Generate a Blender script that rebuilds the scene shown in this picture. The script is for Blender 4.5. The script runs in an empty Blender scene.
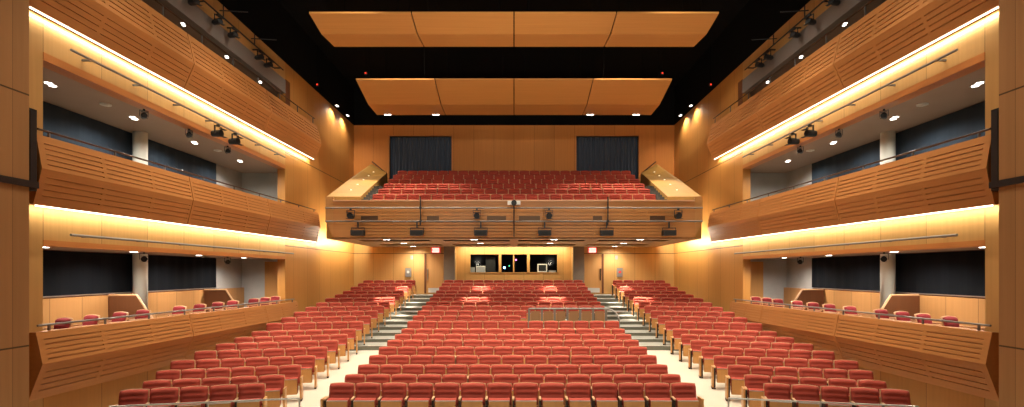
import bpy, math, random
from mathutils import Vector
random.seed(7)
C = bpy.context.scene.collection
PI = math.pi
Z0 = 3.25            # camera height above the front of the stalls floor
F = 520.0            # focal length in pixels of the 1024 px wide frame
def R(a): return math.radians(a)
def W(x, y, h): return (x, y, h + Z0)            # h is measured from the camera's eye level
ORD = ['zeroth','first','second','third','fourth','fifth','sixth','seventh','eighth','ninth','tenth','eleventh','twelfth',
       'thirteenth','fourteenth','fifteenth','sixteenth','seventeenth','eighteenth','nineteenth']

# ------------------------------------------------------------------ materials
def mat(name, col, rough=0.5, metal=0.0, emit=None, strength=0.0, spec=0.5):
    m = bpy.data.materials.new(name); m.use_nodes = True
    b = m.node_tree.nodes['Principled BSDF']
    b.inputs['Base Color'].default_value = (*col, 1)
    b.inputs['Roughness'].default_value = rough
    b.inputs['Metallic'].default_value = metal
    b.inputs['Specular IOR Level'].default_value = spec
    if emit:
        b.inputs['Emission Color'].default_value = (*emit, 1)
        b.inputs['Emission Strength'].default_value = strength
    return m

def noisy(name, col, rough=0.5, amt=0.15, scale=(6, 6, 6), metal=0.0, spec=0.5, bump=0.0):
    """plain colour broken up by stretched noise in world space"""
    m = mat(name, col, rough, metal, spec=spec); nt = m.node_tree; N = nt.nodes; L = nt.links
    b = N['Principled BSDF']
    g = N.new('ShaderNodeNewGeometry')
    mp = N.new('ShaderNodeMapping'); mp.inputs['Scale'].default_value = scale
    no = N.new('ShaderNodeTexNoise'); no.inputs['Scale'].default_value = 1.0; no.inputs['Detail'].default_value = 4
    L.new(g.outputs['Position'], mp.inputs['Vector']); L.new(mp.outputs['Vector'], no.inputs['Vector'])
    mx = N.new('ShaderNodeMix'); mx.data_type = 'RGBA'
    mx.inputs[6].default_value = (*[c*(1-amt) for c in col], 1)
    mx.inputs[7].default_value = (*[min(1, c*(1+amt)) for c in col], 1)
    L.new(no.outputs['Fac'], mx.inputs[0]); L.new(mx.outputs[2], b.inputs['Base Color'])
    if bump:
        bp = N.new('ShaderNodeBump'); bp.inputs['Strength'].default_value = bump; bp.inputs['Distance'].default_value = 0.01
        L.new(no.outputs['Fac'], bp.inputs['Height']); L.new(bp.outputs['Normal'], b.inputs['Normal'])
    return m

def wood_panels(name, col, rough=0.35, grain='z', axis=None, pitch=1.2, off=0.0, heights=(), gap=0.012, tint=0.12, hgap=0.02):
    """veneer: grain streaks, each panel a little different, dark joints at every pitch and at given heights"""
    m = mat(name, col, rough, spec=.28); nt = m.node_tree; N = nt.nodes; L = nt.links
    b = N['Principled BSDF']
    g = N.new('ShaderNodeNewGeometry')
    sep = N.new('ShaderNodeSeparateXYZ'); L.new(g.outputs['Position'], sep.inputs[0])
    sc = {'z': (14, 14, .5), 'y': (14, .5, 14), 'x': (.5, 14, 14)}[grain]
    mp = N.new('ShaderNodeMapping'); mp.inputs['Scale'].default_value = sc
    no = N.new('ShaderNodeTexNoise'); no.inputs['Scale'].default_value = 1.0; no.inputs['Detail'].default_value = 5
    L.new(g.outputs['Position'], mp.inputs['Vector']); L.new(mp.outputs['Vector'], no.inputs['Vector'])
    mx = N.new('ShaderNodeMix'); mx.data_type = 'RGBA'
    mx.inputs[6].default_value = (*[c*(1-tint)*(1 - .03*i) for i, c in enumerate(col)], 1)
    mx.inputs[7].default_value = (*[min(1, c*(1+tint)) for c in col], 1)
    L.new(no.outputs['Fac'], mx.inputs[0])
    out = mx.outputs[2]
    def math_(op, a, bb=None):
        n = N.new('ShaderNodeMath'); n.operation = op
        for i, v in enumerate((a, bb)):
            if v is None: continue
            if isinstance(v, (int, float)): n.inputs[i].default_value = v
            else: L.new(v, n.inputs[i])
        return n.outputs[0]
    seam = None
    if axis:
        v = math_('DIVIDE', math_('SUBTRACT', sep.outputs[axis.upper()], off), pitch)
        cell = math_('FLOOR', v)
        wn = N.new('ShaderNodeTexWhiteNoise'); wn.noise_dimensions = '1D'; L.new(cell, wn.inputs['W'])
        hs = N.new('ShaderNodeHueSaturation')
        L.new(math_('ADD', math_('MULTIPLY', wn.outputs['Value'], 0.14), 0.93), hs.inputs['Value'])
        L.new(out, hs.inputs['Color']); out = hs.outputs['Color']
        fr = math_('FRACT', v)
        seam = math_('LESS_THAN', fr, gap / pitch)
    for h in heights:
        d = math_('ABSOLUTE', math_('SUBTRACT', sep.outputs['Z'], h + Z0))
        s = math_('LESS_THAN', d, hgap)
        seam = s if seam is None else math_('MAXIMUM', seam, s)
    if seam is not None:
        m2 = N.new('ShaderNodeMix'); m2.data_type = 'RGBA'
        L.new(seam, m2.inputs[0]); L.new(out, m2.inputs[6]); m2.inputs[7].default_value = (*[c*.22 for c in col], 1)
        out = m2.outputs[2]
    L.new(out, b.inputs['Base Color'])
    return m

WC = (0.49, 0.225, 0.056)
LOW_LIT = (.55, .31, .105)
M = {}
M['side_wall'] = wood_panels('side wall veneer', WC, .42, 'z', 'y', 1.5, 10.54, (5.0, 1.1))
M['side_band'] = wood_panels('side wall band veneer', (.52, .29, .10), .45, 'z', 'y', 1.5, 10.54, ())
M['back_wall'] = wood_panels('back wall veneer', (0.52, .195, .040), .6, 'z', 'x', 1.2, 0.0, (1.1,))
M['back_low_lit'] = wood_panels('rear wall veneer lit paler', LOW_LIT, .45, 'z', 'x', 1.2, 0.0, (1.1,))  # yellow lamplight under the balcony put into the veneer colour
M['booth_wall'] = wood_panels('booth wall veneer', (0.55, .30, .11), .35, 'z', 'x', 1.2, 0.6, ())
M['prosc'] = wood_panels('stage side veneer', (0.38, .19, .075), .45, 'z', 'y', .46, 0.1, (-1.36, 3.27), hgap=.015, gap=.006)
M['front'] = wood_panels('balcony front veneer', (0.46, .19, .055), .55, 'y')
M['fascia'] = wood_panels('fascia veneer', (0.47, .215, .07), .33, 'x')
M['fascia_light'] = wood_panels('fascia plain veneer', (0.5, .25, .085), .33, 'x')
M['wainscot'] = wood_panels('box wainscot', (.50, .25, .09), .4, 'z', 'y', 1.0, .3)
M['parapet'] = wood_panels('parapet veneer', (.42, .235, .06), .6, 'z', 'y', 1.5, .2)
M['reflector'] = wood_panels('reflector veneer', (.48, .22, .06), .4, 'x')
M['trim_orange'] = wood_panels('opening head veneer', (.50, .19, .055), .35, 'y')
M['darkwood'] = wood_panels('dark partition veneer', (.15, .055, .022), .45, 'z')
M['door'] = wood_panels('door veneer', (.52, .27, .095), .35, 'z')
M['seatwood'] = noisy('seat plywood', (.56, .27, .085), .35, .12, (14, 14, 2))
M['seatrim'] = noisy('seat shell edge', (.62, .36, .19), .4, .08)
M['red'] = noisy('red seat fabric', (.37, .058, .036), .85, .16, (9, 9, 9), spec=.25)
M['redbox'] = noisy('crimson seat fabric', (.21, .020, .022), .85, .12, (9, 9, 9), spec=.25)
M['post'] = mat('dark bronze seat post', (.035, .02, .014), .45, .3)
M['steel'] = mat('brushed steel', (.55, .54, .52), .32, .9)
M['greymetal'] = mat('grey painted metal', (.16, .15, .14), .4, .6)
M['railgrey'] = mat('satin grey rail', (.24, .225, .195), .5, .4)
M['pipegrey'] = mat('grey steel pipe', (.24, .22, .20), .5, .35)
M['infill'] = noisy('dull wood infill', (.32, .17, .075), .5, .12, (14, 14, 2))
M['bronze'] = mat('dark bronze rail', (.10, .055, .03), .4, .7)
M['black'] = mat('black paint', (.006, .006, .007), .6)
M['blackfix'] = mat('black lamp housing', (.012, .012, .014), .45)
M['void'] = mat('matt black ceiling', (.0035, .0033, .0035), .9, spec=.1)
M['curtain'] = noisy('dark blue velour', (.06, .075, .105), .9, .25, (8, 8, 1), spec=.2)
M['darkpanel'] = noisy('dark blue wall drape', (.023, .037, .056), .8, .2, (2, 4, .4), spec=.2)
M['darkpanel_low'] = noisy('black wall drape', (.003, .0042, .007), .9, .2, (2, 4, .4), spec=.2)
M['concrete'] = noisy('grey concrete', (.42, .42, .41), .7, .22, (1.6, 1.6, 1.6), bump=.1)
M['column'] = noisy('pale concrete column', (.74, .75, .68), .7, .15, (2, 2, 2))
M['soffit'] = noisy('warm grey plaster soffit', (.37, .265, .205), .7, .06, (2, 2, 2))
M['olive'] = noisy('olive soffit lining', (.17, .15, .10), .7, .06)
M['band'] = noisy('grey catwalk fascia', (.19, .165, .15), .6, .08, (2, 2, 2))
M['greycol'] = noisy('grey brown column paint', (.22, .175, .13), .6, .06)
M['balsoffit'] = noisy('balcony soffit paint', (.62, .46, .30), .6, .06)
M['aisle'] = noisy('polished cream floor', (.66, .60, .49), .25, .08, (1.2, 1.2, 1.2))
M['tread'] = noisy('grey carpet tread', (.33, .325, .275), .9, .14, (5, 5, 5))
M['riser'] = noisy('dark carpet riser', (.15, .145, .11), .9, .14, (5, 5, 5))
M['balcarpet'] = noisy('dark balcony carpet', (.10, .09, .075), .9, .14, (5, 5, 5))
M['led'] = mat('led strip', (1, 1, 1), .5, emit=(1, .92, .70), strength=3.2)
M['lens'] = mat('downlight lens', (1, 1, 1), .5, emit=(1, .95, .85), strength=8)
M['steplens'] = mat('step light lens', (.8, .75, .6), .5, emit=(1, .9, .6), strength=1.2)
M['ring2'] = mat('pale grey plastic', (.38, .36, .32), .5)
M['ring'] = mat('white downlight trim', (.7, .68, .64), .4)
M['exitface'] = mat('exit sign face', (.9, .85, .8), .5, emit=(1, .80, .70), strength=1.2)
M['exitred'] = mat('exit sign red', (.6, .03, .02), .5, emit=(1, .08, .04), strength=.35)
M['redlamp'] = mat('red indicator lamp', (.6, .02, .01), .5, emit=(1, .05, .02), strength=1.6)
M['blueled'] = mat('blue indicator', (.05, .1, .6), .5, emit=(.15, .4, 1), strength=14)
M['pinkled'] = mat('pink indicator', (.6, .1, .4), .5, emit=(1, .15, .45), strength=6)
M['greenled'] = mat('green indicator', (.05, .5, .2), .5, emit=(.1, .8, .4), strength=3)
M['white'] = mat('off white plastic', (.75, .74, .70), .4)
M['kick'] = mat('pale metal kick plate', (.72, .70, .66), .35, .5)
M['greybox'] = mat('grey steel box', (.33, .32, .31), .4, .5)
M['screen'] = mat('grey equipment case', (.30, .31, .33), .5)
M['boothdark'] = mat('booth interior', (.008, .008, .012), .9)
def glass(name):
    m = bpy.data.materials.new(name); m.use_nodes = True; nt = m.node_tree
    for n in list(nt.nodes):
        if n.type != 'OUTPUT_MATERIAL': nt.nodes.remove(n)
    o = [n for n in nt.nodes][0]
    t = nt.nodes.new('ShaderNodeBsdfTransparent'); gl = nt.nodes.new('ShaderNodeBsdfGlossy'); gl.inputs['Roughness'].default_value = .05
    mx = nt.nodes.new('ShaderNodeMixShader'); mx.inputs[0].default_value = .03
    nt.links.new(t.outputs[0], mx.inputs[1]); nt.links.new(gl.outputs[0], mx.inputs[2]); nt.links.new(mx.outputs[0], o.inputs['Surface'])
    return m
M['glass'] = glass('booth glass')

# ------------------------------------------------------------------ mesh builder
class MB:
    def __init__(s): s.v = []; s.f = []; s.mi = []
    def quad(s, a, b, c, d, mi=0):
        n = len(s.v); s.v += [tuple(a), tuple(b), tuple(c), tuple(d)]; s.f.append((n, n+1, n+2, n+3)); s.mi.append(mi)
    def poly(s, pts, mi=0):
        n = len(s.v); s.v += [tuple(p) for p in pts]; s.f.append(tuple(range(n, n+len(pts)))); s.mi.append(mi)
    def box(s, x0, x1, y0, y1, z0, z1, mi=0):
        x0, x1 = min(x0, x1), max(x0, x1); y0, y1 = min(y0, y1), max(y0, y1); z0, z1 = min(z0, z1), max(z0, z1)
        n = len(s.v)
        s.v += [(x0,y0,z0),(x1,y0,z0),(x1,y1,z0),(x0,y1,z0),(x0,y0,z1),(x1,y0,z1),(x1,y1,z1),(x0,y1,z1)]
        for q in ((0,3,2,1),(4,5,6,7),(0,1,5,4),(1,2,6,5),(2,3,7,6),(3,0,4,7)):
            s.f.append(tuple(n+i for i in q)); s.mi.append(mi)
        return s
    def tube(s, p0, p1, r, n=8, r1=None, mi=0):
        p0, p1 = Vector(p0), Vector(p1); r1 = r if r1 is None else r1
        d = (p1-p0).normalized(); a = d.orthogonal().normalized(); b = d.cross(a)
        k = len(s.v)
        for i in range(n):
            t = 2*PI*i/n; o = a*math.cos(t) + b*math.sin(t)
            s.v.append(tuple(p0+o*r)); s.v.append(tuple(p1+o*r1))
        for i in range(n):
            j = (i+1) % n
            s.f.append((k+2*i, k+2*j, k+2*j+1, k+2*i+1)); s.mi.append(mi)
        s.f.append(tuple(k+2*i for i in reversed(range(n)))); s.mi.append(mi)
        s.f.append(tuple(k+2*i+1 for i in range(n))); s.mi.append(mi)
        return s
    def path(s, pts, r, n=8):
        for a, b in zip(pts, pts[1:]): s.tube(a, b, r, n)
        return s
    def prism(s, pts, vec, mi=0):
        """closed polygon extruded along vec"""
        n = len(pts); k = len(s.v); v = Vector(vec)
        s.v += [tuple(p) for p in pts] + [tuple(Vector(p)+v) for p in pts]
        s.f.append(tuple(reversed(range(k, k+n)))); s.mi.append(mi)
        s.f.append(tuple(range(k+n, k+2*n))); s.mi.append(mi)
        for i in range(n):
            j = (i+1) % n; s.f.append((k+i, k+j, k+n+j, k+n+i)); s.mi.append(mi)
        return s
    def hexa(s, b, t, mi=0):
        """four bottom points, four top points"""
        n = len(s.v); s.v += [tuple(p) for p in b] + [tuple(p) for p in t]
        for q in ((0,3,2,1),(4,5,6,7),(0,1,5,4),(1,2,6,5),(2,3,7,6),(3,0,4,7)):
            s.f.append(tuple(n+i for i in q)); s.mi.append(mi)
        return s
    def merge(s, o, fn=lambda p: p):
        n = len(s.v); s.v += [tuple(fn(p)) for p in o.v]; s.f += [tuple(n+i for i in f) for f in o.f]; s.mi += o.mi
    def mesh(s, name, mats, off=(0,0,0), smooth=False, fix=True):
        me = bpy.data.meshes.new(name)
        me.from_pydata([(v[0]-off[0], v[1]-off[1], v[2]-off[2]) for v in s.v], [], s.f)
        for m in (mats if isinstance(mats, (list, tuple)) else [mats]): me.materials.append(m)
        for p, i in zip(me.polygons, s.mi): p.material_index = i; p.use_smooth = smooth
        if fix:
            import bmesh
            bm = bmesh.new(); bm.from_mesh(me); bmesh.ops.remove_doubles(bm, verts=bm.verts, dist=1e-5)
            bmesh.ops.recalc_face_normals(bm, faces=bm.faces); bm.to_mesh(me); bm.free()
        me.update()
        return me

def link(o, parent=None):
    C.objects.link(o)
    if parent: o.parent = parent
    return o
def tag(o, label=None, cat=None, group=None, kind=None):
    if label: o['label'] = label
    if cat: o['category'] = cat
    if group: o['group'] = group
    if kind: o['kind'] = kind
    return o
def root(name, loc, label, cat, group=None, rz=0):
    o = bpy.data.objects.new(name, None); link(o); o.location = loc; o.rotation_euler = (0, 0, rz); o.empty_display_size = .2
    return tag(o, label, cat, group)
def part(name, mb, m, parent, smooth=False, label=None):
    """a mesh in world coordinates, parented under an unrotated root"""
    off = Vector((0,0,0)); p = parent
    while p: off += p.location; p = p.parent
    o = bpy.data.objects.new(name, mb.mesh(name, m, off, smooth)); link(o, parent)
    if label: o['label'] = label
    return o
def lpart(name, mb, m, parent, smooth=False, label=None):
    """a mesh in the parent's own coordinates"""
    o = bpy.data.objects.new(name, mb.mesh(name, m, (0,0,0), smooth)); link(o, parent)
    if label: o['label'] = label
    return o
def struct(name, mb, m, label, cat='wall', smooth=False):
    o = bpy.data.objects.new(name, mb.mesh(name, m, (0,0,0), smooth)); link(o)
    return tag(o, label, cat, kind='structure')
def single(name, mb, m, label, cat, group=None, smooth=False):
    o = bpy.data.objects.new(name, mb.mesh(name, m, (0,0,0), smooth)); link(o)
    return tag(o, label, cat, group)
def copy_tree(o, parent=None):
    c = o.copy(); C.objects.link(c); c.parent = parent
    for ch in list(o.children): copy_tree(ch, c)
    return c

SIDES = ((-1, 'left'), (1, 'right'))
XW = 9.55      # side wall plane
YB = 31.0      # rear wall
TOP = 8.75     # top of the wood walls
BX = 12.0      # back of the side galleries
OY0, OY1 = 10.54, 21.7   # gallery openings along the side wall
YE = 22.9      # far end of the gallery rooms

# ------------------------------------------------------------------ lights
def area(name, loc, sx, sy, rot, e, col, spread=None):
    l = bpy.data.lights.new(name, 'AREA'); l.shape = 'RECTANGLE'; l.size = sx; l.size_y = sy; l.energy = e; l.color = col
    if spread: l.spread = R(spread)
    o = bpy.data.objects.new(name, l); C.objects.link(o); o.location = loc; o.rotation_euler = rot
    return o
def spot(name, loc, target, e, col, ang=60, blend=.6, r=.06):
    l = bpy.data.lights.new(name, 'SPOT'); l.energy = e; l.color = col; l.spot_size = R(ang); l.spot_blend = blend; l.shadow_soft_size = r
    o = bpy.data.objects.new(name, l); C.objects.link(o); o.location = loc
    o.rotation_euler = (Vector(target)-Vector(loc)).to_track_quat('-Z', 'Y').to_euler()
    return o
def point(name, loc, e, col, r=.1):
    l = bpy.data.lights.new(name, 'POINT'); l.energy = e; l.color = col; l.shadow_soft_size = r
    o = bpy.data.objects.new(name, l); C.objects.link(o); o.location = loc
    return o
WARM = (1, .87, .68); LEDC = (1, .97, .74); NEUT = (1, .92, .80)

# ------------------------------------------------------------------ stalls floor
TOPS = [382.8, 374.5, 364.2, 354.8, 346.2, 339.4, 333.6, 328.1, 320.4, 315, 309.9, 305.2, 301, 296.7, 293.2, 289.8, 285.8, 282.4, 279.5]
ROWY = [11.19 + 1.03*i for i in range(19)]
ROWF = [-(t-272)*y/F - .895 for t, y in zip(TOPS, ROWY)]      # floor height under each row
ROWF[1] = ROWF[0] - .015
TAN = math.tan(R(14.5)); XA = 5.45
def chev(x): return -max(0, abs(x)-XA)*TAN
prof = [(8.0, ROWF[0]-.01, 0)] + [(ROWY[i], ROWF[i], 0) for i in range(8)]
prof.append((ROWY[8]-.42, ROWF[7]+.02, 0))
for i in range(8, 19):
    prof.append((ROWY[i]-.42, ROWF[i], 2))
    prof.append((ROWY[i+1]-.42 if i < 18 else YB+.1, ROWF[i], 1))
xs = [-XW-.1, -XA, -4.0, 4.0, XA, XW+.1]
fl = MB()
for (ya, ha, _), (yb, hb, mi) in zip(prof, prof[1:]):
    for xa, xb in zip(xs, xs[1:]):
        sa = lambda x: 0 if ya < 9 else chev(x)
        sb = lambda x: 0 if yb > YB else chev(x)
        fl.quad(W(xa, ya+sa(xa), ha), W(xb, ya+sa(xb), ha), W(xb, yb+sb(xb), hb), W(xa, yb+sb(xa), hb), mi)
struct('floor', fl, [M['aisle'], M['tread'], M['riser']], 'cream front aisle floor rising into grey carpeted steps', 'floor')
# pale edge strips on the aisle steps
ns = MB()
for i in range(8, 19):
    for x0, x1 in ((-5.35, -4.0), (4.0, 5.35)):
        ns.box(x0, x1, ROWY[i]-.425, ROWY[i]-.36, ROWF[i]+Z0, ROWF[i]+Z0+.006)
struct('trim_1', ns, M['kick'], 'pale nosing strips along the aisle step edges', 'trim')

# ------------------------------------------------------------------ walls
HEAD1, HEAD2, HEAD3 = .53, 4.3, 7.45      # heads of the three gallery openings
FL1, FL2, FL3 = -1.89, 1.9, 5.75          # their floors
for s, side in SIDES:
    w = MB()
    T = .32
    def wb(y0, y1, h0, h1, m=0, xin=XW): w.box(s*xin, s*(XW+T), y0, y1, h0+Z0, h1+Z0, m)
    wb(9.6, OY0, -3.4, TOP, 1); wb(OY1, YB, -3.4, TOP)
    wb(OY0, OY1, -3.4, FL1-.02)
    wb(OY0, OY1, HEAD1+.12, FL2-.02, 1); wb(OY0, OY1, HEAD2+.16, FL3-.02, 1); wb(OY0, OY1, 8.0, TOP, 1)
    struct('wall_'+side, w, [M['side_wall'], M['side_band']], f'warm wood panelled {side} side wall with three long gallery openings')
    t = MB()
    t.box(s*(XW-.012), s*(XW+T), OY0, OY1, HEAD1+Z0, HEAD1+.12+Z0); t.box(s*(XW-.012), s*(XW+T), OY0, OY1, HEAD2+Z0, HEAD2+.16+Z0)
    struct('trim_2' if s < 0 else 'trim_3', t, M['trim_orange'], f'orange wood heads over the {side} gallery openings', 'trim')
    b = MB().box(s*(XW-.02), s*(XW+T), OY0-.9, OY1, HEAD3+Z0, 8.0+Z0)
    struct('trim_4' if s < 0 else 'trim_5', b, M['band'], f'grey band over the {side} top gallery opening', 'trim')
    d = MB().box(s*(XW+.0), s*(XW+.012), 21.75, 22.1, FL3+.9+Z0, 8.05+Z0)
    d = MB().box(s*(XW-.015), s*XW, 21.72, 22.15, 6.9+Z0, 8.05+Z0)
    struct('trim_6' if s < 0 else 'trim_7', d, M['darkwood'], f'dark wood end panel at the {side} top gallery', 'trim')
    # gallery rooms
    g = MB()
    g.box(s*BX, s*(BX+.2), 9.6, 20.9, -3.3+Z0, TOP+Z0)                       # back wall behind the drapes
    g.box(s*(XW+T), s*BX, 10.1, OY0-.15, -3.3+Z0, TOP+Z0)                     # near end wall
    struct('wall_'+side+'_gallery', g, M['darkwood'], f'inner back wall of the {side} galleries')
    g = MB()
    g.box(s*BX, s*(BX+.2), 20.9, YE, -3.3+Z0, TOP+Z0)
    g.box(s*(XW+T), s*BX, YE, YE+.2, -3.3+Z0, TOP+Z0)
    struct('wall_'+side+'_concrete', g, M['concrete'], f'bare grey concrete end of the {side} galleries')
    g = MB()
    for h, hh in ((HEAD1+.04, .1), (HEAD2+.06, .1), (HEAD3+.08, .1)):
        g.box(s*(XW+T), s*BX, OY0-.15, YE, h+Z0, h+hh+Z0)
    struct('ceiling_'+side+'_gallery', g, M['soffit'], f'warm grey ceilings inside the {side} galleries', 'ceiling')
    # door at far end of the lower gallery
    dr = MB().box(s*(XW+T+.02), s*10.95, YE-.06, YE, FL1+Z0, .45+Z0)
    struct('door_1' if s < 0 else 'door_2', dr, M['door'], f'wood door at the far end of the {side} lower box', 'door')
    # columns
    for (h0, h1) in ((FL1, HEAD1+.04), (FL2, HEAD2+.06)):
        pass
    c = MB().tube((s*11.68, 16.25, FL1+Z0), (s*11.68, 16.25, HEAD3+Z0), .2, 20)
    struct('column_'+side, c, M['column'], f'pale round concrete column in the {side} galleries', 'column', smooth=True)
    # stage side panel
    p = MB().box(s*8.97, s*9.5, 4.0, 9.62, -3.4+Z0, TOP+Z0)
    struct('wall_'+side+'_stage', p, M['prosc'], f'tall wood panelled pier at the {side} edge of the stage')

# rear wall with the control booth niche
BN = 3.5     # niche half width
bw = MB()
BT = .3
bw.box(-XW-.3, -BN, YB, YB+BT, -1.4+Z0, 1.75+Z0, 1); bw.box(BN, XW+.3, YB, YB+BT, -1.4+Z0, 1.75+Z0, 1)
bw.box(-XW-.3, XW+.3, YB, YB+BT, 1.75+Z0, 5.0+Z0)
CX0, CX1, CH = 3.72, 7.42, 8.1          # upper openings with curtains
bw.box(-XW-.3, -CX1, YB, YB+BT, 5.0+Z0, TOP+Z0); bw.box(CX1, XW+.3, YB, YB+BT, 5.0+Z0, TOP+Z0)
bw.box(-CX0, CX0, YB, YB+BT, 5.0+Z0, TOP+Z0)
bw.box(-CX1, -CX0, YB, YB+BT, CH+Z0, TOP+Z0); bw.box(CX0, CX1, YB, YB+BT, CH+Z0, TOP+Z0)
struct('wall_back', bw, [M['back_wall'], M['back_low_lit']], 'wood panelled rear wall above and below the balcony')
fr = MB()
for s in (-1, 1):
    for x in (CX0-.05, CX1):
        fr.box(s*x, s*(x+.05), YB-.03, YB+BT, 5.0+Z0, CH+.05+Z0)
    fr.box(s*CX0, s*CX1, YB-.03, YB+BT, CH+Z0, CH+.05+Z0)
struct('trim_8', fr, M['trim_orange'], 'wood frames round the two curtained rear openings', 'trim')
rb = MB().box(-CX1-.5, CX1+.5, YB+1.4, YB+1.6, 4.5+Z0, TOP+Z0)
struct('wall_back_lobby', rb, M['void'], 'black space behind the rear curtains')
for s, side in SIDES:
    cu = MB(); n = 150
    def cy(i): return YB + .16 + .05*math.sin(i*.78) + .025*math.sin(i*.31+1)
    for i in range(n):
        xa = CX0+.02 + (CX1-CX0-.04)*i/n; xb = CX0+.02 + (CX1-CX0-.04)*(i+1)/n
        cu.quad((s*xa, cy(i), 5.0+Z0), (s*xb, cy(i+1), 5.0+Z0), (s*xb, cy(i+1), CH-.05+Z0), (s*xa, cy(i), CH-.05+Z0))
        cu.quad((s*xa, cy(i)+.02, 5.0+Z0), (s*xb, cy(i+1)+.02, 5.0+Z0), (s*xb, cy(i+1)+.02, CH-.05+Z0), (s*xa, cy(i)+.02, CH-.05+Z0))
    r = root('curtain', (s*(CX0+CX1)/2, YB+.16, 5.0+Z0), f'dark blue pleated curtain in the {side} rear opening above the balcony', 'curtain', 'dark rear curtains')
    part('drape', cu, M['curtain'], r, smooth=True)
    part('curtain_track', MB().box(s*CX0, s*CX1, YB+.1, YB+.22, CH-.05+Z0, CH+Z0), M['black'], r)

# control booth niche
NY = YB + .75
nb = MB()
WX0, WX1 = -2.75, 2.72        # window
WH0, WH1 = -.07, 1.11
nb.box(-BN, WX0, NY, NY+.15, -1.4+Z0, 1.6+Z0); nb.box(WX1, BN, NY, NY+.15, -1.4+Z0, 1.6+Z0)
nb.box(WX0, WX1, NY, NY+.15, -1.4+Z0, WH0+Z0); nb.box(WX0, WX1, NY, NY+.15, WH1+Z0, 1.6+Z0)
for s in (-1, 1): nb.box(s*BN, s*(BN+.12), YB+BT, NY, -1.4+Z0, 1.75+Z0)
struct('wall_back_booth', nb, M['booth_wall'], 'pale wood wall around the control booth window')
struct('ceiling_booth_niche', MB().box(-BN, BN, YB, NY+.15, 1.58+Z0, 1.75+Z0), M['booth_wall'], 'wood ceiling of the booth niche', 'ceiling')
bi = MB()
bi.box(-3.2, 3.2, NY+2.6, NY+2.7, -1.3+Z0, 2.0+Z0); bi.box(-3.3, -3.2, NY+.15, NY+2.7, -1.3+Z0, 2.0+Z0); bi.box(3.2, 3.3, NY+.15, NY+2.7, -1.3+Z0, 2.0+Z0)
bi.box(-3.3, 3.3, NY+.15, NY+2.7, 1.6+Z0, 1.7+Z0); bi.box(-3.3, 3.3, NY+.15, NY+2.7, -1.4+Z0, -1.3+Z0)
struct('wall_back_booth_interior', bi, M['boothdark'], 'black interior of the control booth')
wf = MB()
for x in (-2.75, -.93, -.06, .80, 2.64):
    wf.box(x, x+(.16 if x in (-.93, .80) else .08), NY-.03, NY+.1, WH0+Z0, WH1+Z0)
wf.box(WX0, WX1, NY-.03, NY+.1, WH0+Z0, WH0+.05+Z0); wf.box(WX0, WX1, NY-.03, NY+.1, WH1-.03+Z0, WH1+Z0)
wn = struct('window_1', wf, M['booth_wall'], 'long control booth window in four panes', 'window')
po = bpy.data.objects.new('pane', MB().box(WX0, WX1, NY+.05, NY+.06, WH0+Z0, WH1+Z0).mesh('pane', M['glass'])); link(po, wn)
# booth desk and equipment
dk = root('control_desk', W(0, NY+.6, -1.3), 'black control desk behind the booth window', 'desk')
part('desk_top', MB().box(-2.9, 2.9, NY+.25, NY+1.0, -.16+Z0, -.1+Z0), M['black'], dk)
for x in (-2.6, 2.6): part('leg', MB().box(x-.04, x+.04, NY+.4, NY+.9, -1.29+Z0, -.16+Z0), M['black'], dk)
def booth_box(nm, x0, x1, h0, h1, m, label, cat, d=.25):
    r = root(nm, W((x0+x1)/2, NY+.5, h0), label, cat)
    part('case', MB().box(x0, x1, NY+.4, NY+.4+d, h0+Z0, h1+Z0), m, r)
    part('foot', MB().box(x0+.03, x1-.03, NY+.42, NY+.4+d-.02, h0-.02+Z0, h0+Z0), M['black'], r)
    part('screen', MB().box(x0+.03, x1-.03, NY+.385, NY+.4, h0+.05+Z0, h1-.04+Z0), M['black'] if nm == 'equipment_tower' else M['screen'], r)
booth_box('rack_case', -2.34, -1.78, -.08, .37, M['white'], 'pale equipment case at left inside the booth window', 'equipment')
booth_box('small_case', -2.7, -2.42, -.08, .3, M['greybox'], 'small grey case beside the pale case in the booth', 'equipment')
booth_box('equipment_tower', -1.75, -1.15, -.08, .95, M['boothdark'], 'tall dark cabinet inside the booth window', 'cabinet')
mon = root('monitor', W(1.75, NY+.5, -.1), 'monitor with pale frame in the booth window', 'monitor')
part('bezel', MB().box(1.45, 2.05, NY+.4, NY+.45, .0+Z0, .5+Z0), M['white'], mon)
part('screen', MB().box(1.52, 1.98, NY+.385, NY+.4, .06+Z0, .44+Z0), M['black'], mon)
part('stand', MB().box(1.65, 1.85, NY+.42, NY+.5, -.1+Z0, .0+Z0), M['black'], mon)
booth_box('mixing_console', 2.15, 2.6, -.08, .1, M['greybox'], 'low mixing console beside the booth monitor', 'equipment')
for nm, x, h, m, lab, r in (('indicator_lamp', -.60, .27, 'blueled', 'bright blue lamp glowing inside the booth', .07), ('indicator_lamp', -.3, .38, 'greenled', 'dim green lamp glowing inside the booth', .03),
                          ('indicator_lamp', .12, .75, 'pinkled', 'pink lamp glowing inside the booth', .05)):
    rr = root(nm, W(x, NY+.5, -.1), lab, 'lamp', 'booth indicator lamps')
    part('stem', MB().tube(W(x, NY+.5, -.1), W(x, NY+.5, h-r), .012), M['black'], rr)
    part('lens', MB().tube(W(x, NY+.47, h), W(x, NY+.53, h), r, 12), M[m], rr)
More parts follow.
